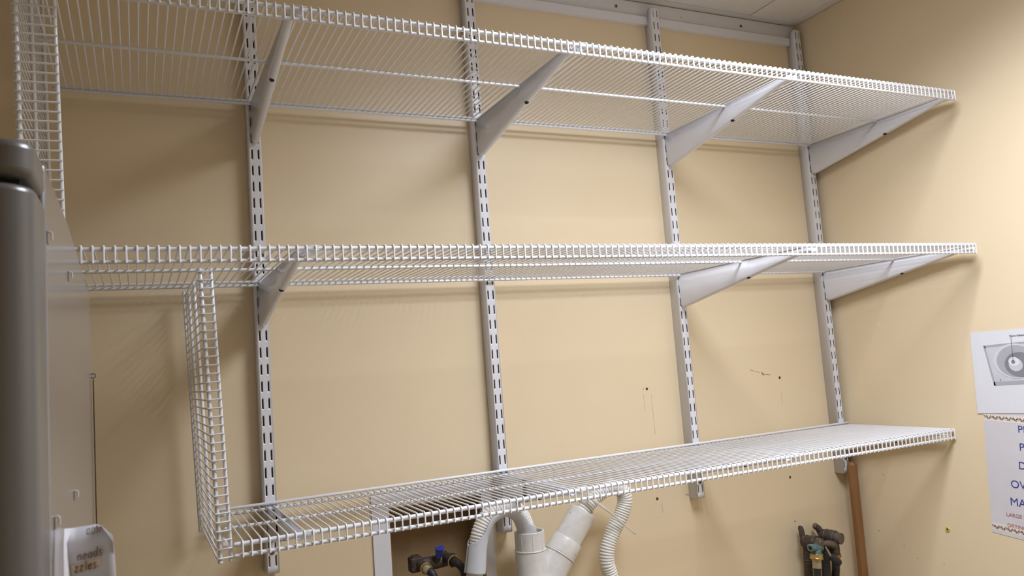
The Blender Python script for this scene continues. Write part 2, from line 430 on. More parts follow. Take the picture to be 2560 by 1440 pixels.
# =========================================================== wire shelves
def shelf(label, zs, slope, x0, x1, dF, dM, wx, rF, rL, rM, rBk, lip=.0167, wr=.00135):
    cx = .7
    root = thing('wire_shelf', at(cx, 0, zs), label, 'shelf', 'wire shelves on the back wall')
    root.rotation_euler = (0, -slope, 0)
    top = rM + wr
    def rod(name, o, dz, r):
        # rods end in little rounded tips
        e = r * .6
        pth = [(x0 - cx - e, -o, dz), (x0 - cx, -o, dz), (x1 - cx, -o, dz), (x1 - cx + e, -o, dz)]
        lpart(name, MB().tube(pth, [r * .55, r, r, r * .55], 12).mesh(name, M['wire']), root)
    zw = top                                   # wire centre line
    rod('front_rod', dF, zw - rF - wr, rF)
    rod('lip_rod', dF, -lip, rL)
    rod('middle_rod', dM, 0, rM)
    rod('back_rod', .0085, zw - rBk - wr, rBk)
    rod('back_rod', .001, zw + rBk + wr, rBk)
    rb = .004
    path = [Vector((0, .002, zw)), Vector((0, -dM, zw)), Vector((0, -(dF + rF + wr - rb), zw))]
    for k in range(1, 5):
        q = math.pi / 2 * k / 4
        path.append(Vector((0, -(dF + rF + wr - rb + rb * math.sin(q)), zw - rb + rb * math.cos(q))))
    path.append(Vector((0, -(dF + rL + wr), -lip - rL * .75)))
    wm = MB().tube(path, wr, 6).mesh('wire', M['wire'])
    n0 = math.ceil((x0 + .001 - wx[0]) / wx[1]); n1 = math.floor((x1 - .001 - wx[0]) / wx[1])
    xs = [wx[0] + wx[1] * n for n in range(n0, n1 + 1)]
    if x1 - xs[-1] > .005: xs.append(x1 - .0018)
    for x in xs:
        lpart('wire', wm, root, (x - cx, 0, 0))
    return root
ZT, ZM, ZBT = .0967, -.2556, -.6708
SH_T = shelf('top white wire shelf, seen from below close under the ceiling', ZT, -.00103, -.338, 1.4615, .4334, .2247, (-.22834, .01271), .0031, .0027, .0027, .0027)
SH_M = shelf('middle white wire shelf, its front edge running nearly level at eye height', ZM, .00209, -.62, 1.4640, .4334, .2247, (-.27689, .01271), .0031, .0027, .0027, .0027)
SH_B = shelf('bottom white wire shelf, shallower and seen from above over the pipes', ZBT, .00133, -.094, 1.4935, .3037, .158, (1.4917, -.01271 * -1), .0036, .0032, .0030, .0030)

# -------- upright wire panels (pieces of shelf standing on end)
def panel(label, x, ztop, zbot, tilt, F, Mo, B, lip, r, z0, pitch=.01271, wr=.00140):
    root = thing('wire_divider', at(x, 0, ztop), label, 'wire panel', 'wire panels standing on end')
    root.rotation_euler = (0, tilt, 0)
    H = ztop - zbot
    def rod(name, lx, o, rr):
        e = rr * .6
        pth = [(lx, -o, e), (lx, -o, 0), (lx, -o, -H), (lx, -o, -H - e)]
        lpart(name, MB().tube(pth, [rr * .55, rr, rr, rr * .55], 12).mesh(name, M['wire']), root)
    rod('corner_rod', 0, F, r); rod('lip_rod', lip, F, r * .92); rod('middle_rod', 0, Mo, r * .92)
    rod('back_rod', 0, B + .006, r * .92); rod('back_rod', -2 * wr - 1.85 * r, B, r * .92)
    lx = -(r * .92 + wr); fo = F + r + wr; rb = .004
    path = [Vector((lx, -(B - .004), 0)), Vector((lx, -Mo, 0)), Vector((lx, -(fo - rb), 0))]
    for k in range(1, 5):
        q = math.pi / 2 * k / 4
        path.append(Vector((lx + rb - rb * math.cos(q), -(fo - rb + rb * math.sin(q)), 0)))
    path.append(Vector((lip + r * .8, -fo, 0)))
    wm = MB().tube(path, wr, 6).mesh('wire', M['wire'])
    cm = MB().tube([(0, 0, .003), (0, 0, .001), (0, 0, -.002), (0, 0, -.0034)], [r * 1.0, r * 1.3, r * 1.3, r * .8], 12).mesh('end_cap', M['wire'])
    lpart('end_cap', cm, root, (0, -F, -H)); lpart('end_cap', cm, root, (lip, -F, -H))
    n = 0; z = z0
    while z > zbot + .002:
        lpart('wire', wm, root, (0, 0, z - ztop)); z -= pitch
    return root
panel('white wire panel hanging on end between the middle and bottom shelves', -.1285, -.266, -.694, -.033, .298, .152, .008, .0148, .0030, -.2700)
panel('white wire panel standing behind the grey appliance, between middle and top shelves', -.3522, .300, -.243, -.02, .407, .212, .008, .0437, .0033, .2975, .01285)
# clear ties at the foot of the lower panel
for (x, o, z, nrm) in ((-.108, .300, -.668, (1, .3, .4)), (-.120, .012, -.664, (1, 0, .6))):
    solo('cable_tie', MB().torus(at(x, o, z), nrm, .0085, .0011, 20, 6).bx(x - .003, x + .003, o + .007, o + .011, z - .002, z + .003), 'clear',
         'clear cable tie at the front foot of the hanging wire panel' if o > .1 else 'clear cable tie at the rear foot of the hanging wire panel, by the wall', 'cable tie', at(x, o, z))

# ------------------------------------------------------------- brackets
def bracket_mesh(L, hb, slope, top):
    """folded channel open at the top; local y = -o, z relative to the shelf rods"""
    mb = MB(); hw = .0066; N = 12; vs = []; fs = []
    os_ = [.0006, .003, .008, .016, .05, .12, L * .35, L * .5, L * .575, L * .585, L * .7, L * .8, L - .03, L - .012, L]
    n = None
    for o in os_:
        zb = -hb + slope * o
        if o < .016: zb += .008 * (1 - math.sqrt(max(0, 1 - ((.016 - o) / .016) ** 2)))
        ww = hw - (.0004 if o > L * .58 else 0)
        tz = top - (.0 if o < L - .02 else .0035)
        if tz - zb < .010: zb = tz - .010
        ring = [Vector((-ww, -o, tz))]
        for k in range(N + 1):
            q = math.pi * k / N
            ring.append(Vector((-ww * math.cos(q), -o, zb + ww * .8 - ww * .8 * math.sin(q))))
        ring.append(Vector((ww, -o, tz)))
        n = len(ring); vs += ring
    for i in range(len(os_) - 1):
        for j in range(n - 1):
            fs.append((i * n + j, i * n + j + 1, (i + 1) * n + j + 1, (i + 1) * n + j))
    mb.add(vs, fs)
    return mb.mesh('blade', M['bracket'], None, True, False)
BR16 = bracket_mesh(.4245, .0805, .178, .0028)
BR12 = bracket_mesh(.2950, .0640, .190, .0028)
def dimple(L, hb, slope):
    """dark drilled hole: a round patch lying on the folded lower edge"""
    oc = L * .565; rr = .0048; hw = .0066 + .0004; vs = []; fs = []; nr, ns = 4, 18
    def sp(a, b):                       # a along the arm, b round the fold
        o = oc + a; zb = -hb + slope * o; q = math.pi / 2 - .35 + b / hw
        return Vector((-hw * math.cos(q), -o, zb + .0066 * .8 - hw * .80 * math.sin(q)))
    vs.append(sp(0, 0))
    for i in range(1, nr + 1):
        for k in range(ns):
            t = 2 * math.pi * k / ns; vs.append(sp(rr * i / nr * math.cos(t), rr * i / nr * math.sin(t)))
    for k in range(ns): fs.append((0, 1 + k, 1 + (k + 1) % ns))
    for i in range(nr - 1):
        for k in range(ns): fs.append((1 + i * ns + k, 1 + (i + 1) * ns + k, 1 + (i + 1) * ns + (k + 1) % ns, 1 + i * ns + (k + 1) % ns))
    return MB().add(vs, fs).mesh('hole', M['hole'])
D16 = dimple(.4245, .0805, .178); D12 = dimple(.2950, .0640, .190)
def clip_mesh(dF, r):
    mb = MB(); vs = []; fs = []; n = 12
    for s in (-.0085, .0085):
        for k in range(n + 1):
            q = math.radians(-60 + 300 * k / n)
            vs.append(Vector((s, -dF + (r + .0014) * math.sin(q), (r + .0014) * -math.cos(q))))
    for k in range(n): fs.append((k, k + 1, n + 2 + k, n + 1 + k))
    mb.add(vs, fs); mb.lbox(-.0035, .0035, -dF + r, -dF + r + .012, -r - .006, -r - .001)
    return mb.mesh('clip', M['clear'], None, True, False)
C16 = clip_mesh(.4334, .0031); C12 = clip_mesh(.3037, .0036)
ord_ = ['on the upright nearest the grey appliance', 'on the upright above the grey hose bend', 'on the third upright from the grey appliance', 'on the corner upright by the right wall']
def bracket(i, zs, slope, me, dm, cl, which):
    x = XU[i]; z = zs + slope * (x - .7)
    r = thing('shelf_bracket', at(x, 0, z), 'white steel bracket under the %s wire shelf, %s' % (which, ord_[i]), 'bracket', 'shelf brackets')
    b = lpart('blade', me, r)
    sd = b.modifiers.new('thickness', 'SOLIDIFY'); sd.thickness = .0011; sd.offset = -1
    lpart('hole', dm, r)
    if cl and i < 3:
        c = lpart('clip', cl, r, (.012, 0, 0)); sd = c.modifiers.new('thickness', 'SOLIDIFY'); sd.thickness = .0008
for i in range(4): bracket(i, ZT, -.00103, BR16, D16, C16, 'top')
for i in (0, 2, 3): bracket(i, ZM, .00209, BR16, D16, C16, 'middle')
for i in range(4): bracket(i, ZBT, .00133, BR12, D12, C12, 'bottom')

# =========================================================== grey appliance
AX0, AX1 = -.96, -.2667
ap = thing('grey_appliance', at((AX0 + AX1) / 2, .75, ZB), 'tall grey enamelled appliance with a glossy side panel, at the left edge', 'appliance')
pr = [(.475, ZB), (.475, -.3205), (.490, -.3195), (.80, -.2960), (.985, -.2945), (.985, ZB)]
cab = part('cabinet', MB().prism([at(AX1, o, z) for o, z in pr], Vector((AX0 - AX1, 0, 0))), 'grey', ap)
bevel(cab, .0025, 2, 50)
def plan(r, o0, o1, x0=AX0, x1=AX1):
    pts = [(x0, o0)]
    pts.append((x1, o0))
    for k in range(9):
        q = math.pi / 2 * k / 8
        pts.append((x1 - r + r * math.cos(q), o1 - r + r * math.sin(q)))
    for k in range(9):
        q = math.pi / 2 * k / 8
        pts.append((x0 + r - r * math.sin(q), o1 - r + r * math.cos(q)))
    return pts
door = part('door', MB().prism([at(x, o, ZB + .06) for x, o in plan(.020, .988, 1.050)], Vector((0, 0, -.3225 - ZB - .06))), 'shadedfront', ap)
bevel(door, .004, 4, 60)
capp = part('top_cap', MB().prism([at(x, o, -.3180) for x, o in plan(.016, .987, 1.048)], Vector((0, 0, .0215))), 'shadedfront', ap)
bevel(capp, .005, 4, 60)
part('gasket', MB().bx(AX0 + .01, AX1 - .008, .984, 1.035, -.3230, -.3175).bx(AX0 + .01, AX1 - .006, .984, .990, ZB + .07, -.3225), 'gasket', ap, False)
tabs = [(.9769, -.3406), (.8055, -.3422), (.7849, -.5231), (.9582, -.5205)]
tl = ['upper clip nearer the front', 'upper clip nearer the wall', 'lower clip nearer the wall', 'lower clip above the curled note']
for (o, z), lb in zip(tabs, tl):
    t_ = thing('side_clip', at(AX1, o, z), 'small pale clip on the grey appliance side, ' + lb, 'clip', 'clips on the appliance side')
    hk = [at(AX1 - .0005, o, z + .0030), at(AX1 + .0012, o, z + .0034), at(AX1 + .0024, o, z + .0028), at(AX1 + .0027, o, z + .0008), at(AX1 + .0026, o, z - .0020)]
    part('hook', MB().tube(spline(hk, 4), .0006, 8), 'hook', t_)
    part('plate', MB().bx(AX1 - .0002, AX1 + .0006, o - .004, o + .004, z - .0042, z + .0034), 'grey', t_, False)
# thin cord down the rear edge
cd = thing('thin_cord', at(-.2655, .455, ZB), 'thin dark cord hanging down the rear edge of the grey appliance', 'cord')
part('strand', MB().tube([at(-.2652, .462, -.422), at(-.2650, .460, -.60), at(-.2646, .460, -1.0), at(-.264, .458, ZB)], .0008, 6), 'holebrown', cd)
part('loop', MB().torus(at(-.2652, .462, -.418), (0, 1, 0), .0026, .0008, 14, 6), 'screw', cd)

# curled note taped to the appliance
nt_ = thing('curled_note', at(-.262, .90, -.64), 'curled white handwritten note stuck to the grey appliance', 'note')
S0 = -.2660
grid = [  # columns left to right, each top to bottom
    [(S0, .9650, -.5240), (S0, .9690, -.534), (S0, .9740, -.543), (S0, .978, -.560), (S0, .98, -.64)],
    [(S0, .9300, -.5280), (S0, .9350, -.538), (S0, .9400, -.548), (S0, .944, -.566), (S0, .95, -.64)],
    [(S0 + .0002, .9000, -.5335), (S0 + .0002, .9080, -.543), (S0 + .0003, .9120, -.553), (S0 + .0004, .914, -.570), (S0 + .0005, .915, -.64)],
    [(-.2620, .8880, -.5354), (-.2652, .8890, -.5457), (-.2648, .8895, -.5530), (-.2636, .889, -.568), (-.2630, .880, -.64)],
    [(-.2580, .8885, -.5352), (-.2600, .8900, -.5460), (-.2597, .8905, -.5550), (-.2590, .890, -.568), (-.2580, .881, -.64)],
    [(-.2530, .8890, -.5351), (-.2535, .8905, -.5460), (-.2530, .8910, -.5550), (-.2525, .8905, -.568), (-.2515, .8815, -.64)],
    [(-.2462, .8900, -.5347), (-.2462, .8910, -.5460), (-.2460, .8915, -.5550), (-.2455, .891, -.568), (-.2445, .882, -.64)],
    [(-.2428, .8930, -.5362), (-.2405, .8920, -.5460), (-.2400, .8920, -.5550), (-.2396, .8915, -.568), (-.2386, .8825, -.64)],
    [(-.2360, .8960, -.5436), (-.2357, .8935, -.5490), (-.2351, .8925, -.5570), (-.2344, .892, -.5733), (-.2330, .883, -.64)],
]
def surf(gr, name, m, root, thick=.0002):
    nu, nv = len(gr), len(gr[0]); mb = MB()
    vs = [at(*p) for c in gr for p in c]
    fs = [(i * nv + j, (i + 1) * nv + j, (i + 1) * nv + j + 1, i * nv + j + 1) for i in range(nu - 1) for j in range(nv - 1)]
    mb.add(vs, fs); o = part(name, mb, m, root)
    sd = o.modifiers.new('thickness', 'SOLIDIFY'); sd.thickness = thick; sd.offset = 0
    return o
sh = surf(grid[2:], 'sheet', 'notepaper', nt_)
surf(grid[:3], 'tape_tab', 'tape', nt_, .0001)
# handwriting: strokes in a small plane that follows the face of the sheet
HW = {
    '1': [[(.3, 0), (.35, 1)]], '2': [[(.05, .8), (.3, 1), (.55, .8), (.4, .45), (.0, .0), (.65, .02)]],
    '3': [[(.05, .9), (.4, 1), (.5, .75), (.25, .55), (.55, .35), (.35, .0), (.0, .12)]],
    '/': [[(.1, -.15), (.4, 1.15)]], ')': [[(.1, 1.1), (.35, .6), (.15, -.05)]],
    'n': [[(.0, .6), (.05, 0)], [(.05, .4), (.3, .62), (.45, .5), (.5, 0)]],
    'e': [[(.05, .32), (.5, .38), (.42, .6), (.15, .55), (.02, .25), (.2, .0), (.55, .1)]],
    'a': [[(.5, .55), (.2, .6), (.02, .25), (.2, 0), (.45, .2), (.5, .58), (.52, .1), (.62, 0)]],
    'd': [[(.5, .5), (.2, .58), (.02, .25), (.2, 0), (.45, .2), (.55, 1.1), (.55, .05)]],
    's': [[(.45, .55), (.2, .62), (.15, .42), (.42, .22), (.3, .0), (.0, .06)]],
    'z': [[(.02, .58), (.45, .62), (.05, .05), (.55, .02)]],
    'l': [[(.15, 1.0), (.15, 0)]],
}
def face_pt(u, v):
    """u 0..1 across the front of the note, v metres below its top edge"""
    x = -.2620 + u * .0265
    return at(x, .8912 + .0022 * u - .03 * max(0, v - .03), -.5350 - v)
def write(text, u0, v0, h, wd, rise, root, name, wdt=.00032, lift=0.):
    mb = MB(); u = u0
    for chh in text:
        for st in HW[chh]:
            pts = []
            for a, b in st:
                uu = u + a * wd + b * .012; vv = v0 - b * h - rise * (uu - u0)
                pts.append(face_pt(uu, vv) - Vector((0, lift, 0)))
            mb.tube(spline(pts, 5), wdt, 5)
        u += wd * (.80 if chh in '23neadsz' else .55)
    return part(name, mb, 'pen', root)
write('12/23)', .33, .0056, .0040, .090, .0014, nt_, 'handwriting', .00027, .0016)
write('neads', .12, .0232, .0062, .160, .0030, nt_, 'handwriting')
tp = MB(); q4 = [face_pt(-.02, .0258), face_pt(.68, .0228), face_pt(.68, .0282), face_pt(-.02, .0325)]
tp.prism([p + Vector((0, .0006, 0)) for p in q4], Vector((0, .0004, 0)))
part('tape_patch', tp, 'tan', nt_, False)
write('zzles', .05, .0312, .0062, .148, .0028, nt_, 'handwriting', .00036)

# ======================================================== posters, right wall
def wpt(o, z, d=.0): return at(XR - d, o, z)
def wtext(txt, o, z, size, m, root, rot, depth=.0022, name='lettering'):
    cu = bpy.data.curves.new('txt', 'FONT'); cu.body = txt; cu.size = size; cu.extrude = .00012
    to = bpy.data.objects.new('txt', cu); col.objects.link(to)
    dg = bpy.context.evaluated_depsgraph_get(); me = bpy.data.meshes.new_from_object(to.evaluated_get(dg))
    bpy.data.objects.remove(to); me.name = name
    c, s = math.cos(rot), math.sin(rot)
    org = Vector(root.location)
    for v in me.vertices:
        lx, ly, lz = v.co.x, v.co.y, v.co.z
        v.co = at(XR - depth - lz, o + lx * c - ly * s, z + lx * s + ly * c) - org
    me.materials.clear(); me.materials.append(M[m])
    ob = bpy.data.objects.new(name, me); link(ob, root); return ob
def wsheet(corners, d, th, m, root, name):
    mb = MB(); n = len(corners)
    mb.prism([wpt(o, z, d) for o, z in corners], Vector((-th, 0, 0)))
    return part(name, mb, m, root, False)
def ell(co, cz, ro, rz, n=40): return [(co + ro * math.cos(2 * math.pi * k / n), cz + rz * math.sin(2 * math.pi * k / n)) for k in range(n)]

p2 = thing('notice_poster', at(XR, .45, -.895), 'notice with blue capitals, red small print and a butterfly border on the right wall', 'poster')
a2 = math.radians(-3.4)
def r2(do, dz):                     # from the lower left corner of the notice
    c, s = math.cos(a2), math.sin(a2); return (.3650 + do * c - dz * s, -.8915 + do * s + dz * c)
wsheet([r2(0, 0), r2(.20, -.006), r2(.20, .272), r2(0, .272)], .0004, .0003, 'paper2', p2, 'sheet')
wsheet([r2(0, .248), r2(.20, .248), r2(.20, .264), r2(0, .264)], .0007, .0001, 'band', p2, 'border_band')
wsheet([r2(0, .007), r2(.20, .004), r2(.20, .020), r2(0, .023)], .0007, .0001, 'band', p2, 'border_band')
def butterfly(do, dz, m, s=1.):
    mb = MB()
    for wing in ([(0, 0), (-.002, .0028), (-.0044, .0030), (-.0038, .0006)], [(0, 0), (.002, .0030), (.0042, .0024), (.0034, .0002)],
                 [(0, -.0002), (-.0026, -.0006), (-.0028, -.0026), (-.0008, -.0022)], [(0, -.0002), (.0026, -.0010), (.0024, -.0030), (.0006, -.0024)]):
        mb.prism([wpt(*r2(do + a * s, dz + b * s), .0008) for a, b in wing], Vector((-.0001, 0, 0)))
    return part('butterfly', mb, m, p2, False)
k = 0
for base, sl in ((.256, 0), (.0135, -.015)):
    for i in range(13):
        do = .005 + i * .0148
        butterfly(do, base + sl * do + .0015, 'slate', 1.0)
        butterfly(do + .0072, base + sl * do - .0012, 'maroon', 1.05)
        mb = MB()
        for (a, b) in ((.0040, .0026), (.0028, -.0024), (.0112, -.0026)):
            mb.prism([wpt(*r2(do + a + c, base + sl * do + b + d), .0008) for c, d in ((-.0008, 0), (0, -.0007), (.0009, 0), (0, .0007))], Vector((-.0001, 0, 0)))
        part('petals', mb, 'red', p2, False)
for txt, o, zb_, cap, m in (('PL', .4531, -.6676, .0155, 'blue'), ('P', .4511, -.7061, .0162, 'blue'), ('D', .4440, -.7459, .0162, 'blue'),
                            ('OV', .4215, -.7873, .0165, 'blue'), ('MA', .4149, -.8259, .0170, 'blue'),
                            ('LARGE LO', .4030, -.8510, .0080, 'red'), ('DRYING', .4022, -.8745, .0080, 'red')):
    wtext(txt, o, zb_, cap / .70, m, p2, a2, .0010)

p1 = thing('diagram_poster', at(XR, .48, -.628), 'white sheet with a grey picture of a washer drum, overlapping the notice', 'poster')
a1 = math.radians(-1.6)
def r1(do, dz):
    c, s = math.cos(a1), math.sin(a1); return (.3688 + do * c - dz * s, -.6285 + do * s + dz * c)
wsheet([r1(0, 0), r1(.236, .012), r1(.236, .190), r1(.001, .183)], .0016, .0003, 'paper', p1, 'sheet')
# picture
def pt1(o, z): return (o, z)
wsheet([(.4022, -.4770), (.560, -.4700), (.560, -.5600), (.4155, -.5665)], .0020, .0001, 'ph1', p1, 'photo')
wsheet([(.4022, -.4770), (.560, -.4700), (.560, -.4745), (.4065, -.4815)], .0022, .0001, 'ph2', p1, 'photo_edge')
wsheet([(.4022, -.4770), (.4065, -.4790), (.4195, -.5660), (.4155, -.5665)], .0022, .0001, 'ph2', p1, 'photo_edge')
wsheet([(.4155, -.5665), (.560, -.5600), (.560, -.5520), (.4160, -.5580)], .0022, .0001, 'ph2', p1, 'photo_edge')
wsheet(ell(.4690, -.5135, .0480, .0375), .0024, .0001, 'paper2', p1, 'tub_rim')
wsheet(ell(.4720, -.5140, .0430, .0345), .0026, .0001, 'ph2', p1, 'tub')
wsheet(ell(.4790, -.5215, .0330, .0265), .0028, .0001, 'ph3', p1, 'basket')
wsheet(ell(.4700, -.5220, .0150, .0140), .0030, .0001, 'ph1', p1, 'agitator_skirt')
wsheet(ell(.4670, -.5150, .0118, .0100), .0032, .0001, 'paper', p1, 'agitator')
wsheet(ell(.4655, -.5155, .0042, .0038), .0034, .0001, 'ph3', p1, 'agitator_hole')
wsheet([(.4674, -.4620), (.4682, -.4620), (.4662, -.5125), (.4654, -.5125)], .0036, .0001, 'ink', p1, 'pointer_line')
wsheet([(.4630, -.5095), (.4655, -.5140), (.4685, -.5100), (.4657, -.5125)], .0037, .0001, 'ink', p1, 'pointer_head')
wsheet([(.4050, -.4790), (.4090, -.4800), (.4075, -.4835)], .0036, .0001, 'ink', p1, 'photo_mark')
wsheet([(.4310, -.5530), (.4345, -.5515), (.4320, -.5545)], .0036, .0001, 'ink', p1, 'photo_mark')
wtext('Fabric Softener', .4640, -.4612, .0058, 'ink', p1, 0.01, .0024)

# ======================================================== wooden handle
bh = thing('wooden_handle', at(1.479, .006, ZB), 'round wooden broom handle leaning in the corner under the bottom shelf', 'handle')
top_, bot_ = at(1.4795, .0128, -.762), at(1.4795, -.0035, ZB + .0)
d_ = (top_ - bot_).normalized()
part('shaft', MB().tube([bot_, bot_ + (top_ - bot_) * .5, top_ - d_ * .010, top_ - d_ * .004, top_], [.0125, .0125, .0122, .0108, .006], 20), 'wood', bh)

# ======================================================== washer outlet box
bf = thing('outlet_box_frame', at(.33, OW, -.84), 'white flat frame around the recess that holds the blue-handled valve', 'frame')
part('frame_strip', MB().bx(.1965, .2315, OW, OW + .004, -1.0, -.708), 'steel', bf, False)
part('frame_strip', MB().bx(.1965, .4570, OW, OW + .004, -.708, -.6735), 'steel', bf, False)
part('frame_strip', MB().bx(.4335, .4570, OW, OW + .004, -1.0, -.708), 'steel', bf, False)

# valve with blue handle
vv = thing('washer_valve', at(.32, -.03, -.85), 'dirty bronze washer valve with a blue handle inside the wall recess', 'valve')
body = MB().tube([at(.2760, -.034, -.8285), at(.300, -.034, -.8300), at(.325, -.034, -.8320), at(.352, -.034, -.8310), at(.368, -.034, -.8310)], [.0120, .0115, .0135, .0125, .0105], 14)
body.tube([at(.345, -.034, -.826), at(.354, -.034, -.817)], [.009, .007], 10)
part('body', body, 'bronze', vv)
o_ = part('end_block', MB().bx(.2705, .2960, -.047, -.022, -.8430, -.8145), 'bronze', vv, False); bevel(o_, .0025, 2)
part('plug_cap', MB().tube([at(.283, -.034, -.8150), at(.283, -.034, -.8110)], [.0105, .0095], 8), 'bronze', vv)
part('plug_cap', MB().tube([at(.2765, -.022, -.8335), at(.2765, -.0185, -.8338)], [.0078, .0070], 8), 'bronze', vv)
for cx_, cz_, ex, ez in ((.2895, -.829, .0015, -.0015), (.3470, -.825, .0020, -.0015)):
    part('outlet', MB().tube([at(cx_, -.030, cz_), at(cx_ + ex * .6, .004, cz_ + ez)], .0100, 14), 'bronze', vv)
    part('brass_ring', MB().torus(at(cx_ + ex, .008, cz_ + ez), (ex, -.018, ez * 2), .0112, .0016, 26, 8), 'brass', vv)
part('bonnet', MB().tube([at(.3255, -.030, -.8300), at(.3258, -.022, -.8230), at(.3260, -.019, -.8195)], [.0075, .0070, .0050], 12), 'bronze', vv)
# lever handle: five-sided tapered block
lv = MB()
lo = [(-.0042, -.002), (.0042, -.002), (.0052, .003), (0, .006), (-.0052, .003)]
hi = [(-.0082, -.004), (.0090, -.006), (.0100, .004), (.002, .011), (-.0088, .006)]
vs = [at(.3262 + a, -.018 + b, -.8215) for a, b in lo] + [at(.3275 + a, -.010 + b, -.7980 + .30 * -b + a * .12) for a, b in hi]
lv.add(vs, [(0, 1, 2, 3, 4), (5, 6, 7, 8, 9)] + [(i, (i + 1) % 5, (i + 1) % 5 + 5, i + 5) for i in range(5)])
hd = part('handle', lv, 'bluehandle', vv, False, 'blue plastic handle'); bevel(hd, .0012, 2, 25)

def hose_black(pts, r, label, ferr=None, group='black supply hoses'):
    base = at(*pts[-1])
    t_ = thing('supply_hose', base, label, 'hose', group)
    path = spline([at(*p) for p in pts], 8)
    part('hose', MB().tube(path, r, 14), 'rubber', t_)
    if ferr:
        a, b, rr, m = ferr
        part('ferrule', MB().tube([at(*a), at(*b)], rr, 16), m, t_)
    return t_
hose_black([(.2905, .0035, -.8300), (.2940, .012, -.8330), (.3000, .022, -.8430), (.3035, .027, -.8700), (.303, .03, -.95), (.30, .03, -1.1)], .0078,
           'black rubber hose on the left outlet of the blue-handled valve', ((.2903, .005, -.8300), (.2955, .0155, -.8350), .0092, 'ferrule'))
hose_black([(.3485, .0035, -.8262), (.3535, .012, -.8283), (.3600, .022, -.8360), (.3655, .024, -.8500), (.3680, .024, -.8780), (.366, .020, -.96), (.362, .018, -1.1)], .0080,
           'black rubber hose on the right outlet of the blue-handled valve, beside the grey bend')

# ------------------------------------------------ standpipe, hoses, hose bend
PO = .040
sp = thing('standpipe', at(.508, PO, -1.3), 'white plastic drain wye pipe against the wall under the bottom shelf', 'pipe')
c0 = (.5080, PO)
part('main_pipe', MB().tube([at(*c0, -1.35), at(*c0, -.93), at(*c0, -.828), at(*c0, -.8225)], [.0330, .0330, .0328, .0315], 28), 'pvc', sp)
col_ = MB().tube([at(*c0, -.826), at(*c0, -.8225), at(*c0, -.7870)], [.0310, .0310, .0310], 28, False)
col_.tube([at(*c0, -.7870), at(*c0, -.826)], [.0272, .0272], 28, False)
col_.torus(at(*c0, -.7870), (0, 0, 1), .0291, .0019, 32, 6)
part('collar', col_, 'pvc', sp)
part('collar_ring', MB().torus(at(*c0, -.8235), (0, 0, 1), .0318, .0017, 32, 6), 'pvc', sp)
for q in (20, 62, 105, 150, 195, 240, 285, 330):
    a_ = math.radians(q)
    part('collar_rib', MB().bx(-.0004, .0004, -.0004, .0004, -.8215, -.7895).v and MB().tube([at(c0[0] + .0311 * math.cos(a_), PO + .0311 * math.sin(a_), -.8215), at(c0[0] + .0311 * math.cos(a_), PO + .0311 * math.sin(a_), -.7895)], .0005, 5), 'pvc', sp)
e1 = Vector((.6382, 0, -.7665)); ax = Vector((.0371, 0, .0462)).normalized()
def bp(t, d=0): q = e1 - ax * t; return at(q.x, PO, q.z)
part('branch', MB().tube([bp(.20), bp(.098)], [.0340, .0335], 28), 'pvc', sp)
part('branch_ring', MB().torus(bp(.1005), (ax.x, 0, ax.z), .0335, .0018, 32, 6), 'pvc', sp)
part('coupling', MB().tube([bp(.0975), bp(.0680), bp(.0655)], [.0328, .0328, .0315], 28), 'pvc', sp)
br = MB().tube([bp(.070), bp(.0)], .0296, 28, False); br.tube([bp(.0), bp(.070)], .0265, 28, False)
br.torus(bp(.0), (ax.x, 0, ax.z), .02805, .0015, 32, 6)
part('branch_pipe', br, 'pvc', sp)

def corrugated(pts, r, pitch, amp, n=16):
    pth = spline([at(*p) for p in pts], 40)
    # resample evenly
    d = [0]
    for a, b in zip(pth, pth[1:]): d.append(d[-1] + (b - a).length)
    L = d[-1]; m = int(L / pitch * 6); out = []; j = 0
    for i in range(m + 1):
        s = L * i / m
        while j < len(d) - 2 and d[j + 1] < s: j += 1
        out.append(pth[j].lerp(pth[j + 1], (s - d[j]) / max(1e-9, d[j + 1] - d[j])))
    rs = [r + amp * (abs(math.cos(math.pi * (L * i / m) / pitch)) ** .6 * 2 - 1) for i in range(m + 1)]
    return MB().tube(out, rs, n)
GU = [(.3690, .06, -.885), (.3732, .06, -.8429), (.3775, .06, -.819), (.3821, .06, -.7928), (.3913, .06, -.7632), (.4116, .06, -.7373), (.448, .06, -.7252), (.4797, .055, -.7415), (.4957, .048, -.7674), (.5042, .042, -.7995), (.5060, .041, -.8357)]
solo('drain_hose', corrugated([(.372, .05, -1.15), (.369, .058, -1.0)] + GU, .0158, .0056, .0013), 'hose', 'white corrugated drain hose held in the grey bend', 'hose', at(.372, .05, -1.15), 'corrugated drain hoses')
HO = [(.5900, .040, -.8250), (.604, .04, -.8032), (.6358, .042, -.7675), (.6689, .045, -.7389), (.7062, .05, -.722), (.7343, .05, -.7309), (.7413, .05, -.7543), (.7288, .048, -.7871), (.7068, .045, -.8184), (.6903, .045, -.8496), (.6854, .045, -.8782), (.692, .045, -.9129), (.70, .05, -1.0), (.70, .06, -1.2)]
solo('drain_hose', corrugated(HO, .0158, .0056, .0013), 'hose', 'loose white corrugated drain hose arching out of the pipe branch', 'hose', at(.70, .06, -1.2), 'corrugated drain hoses')
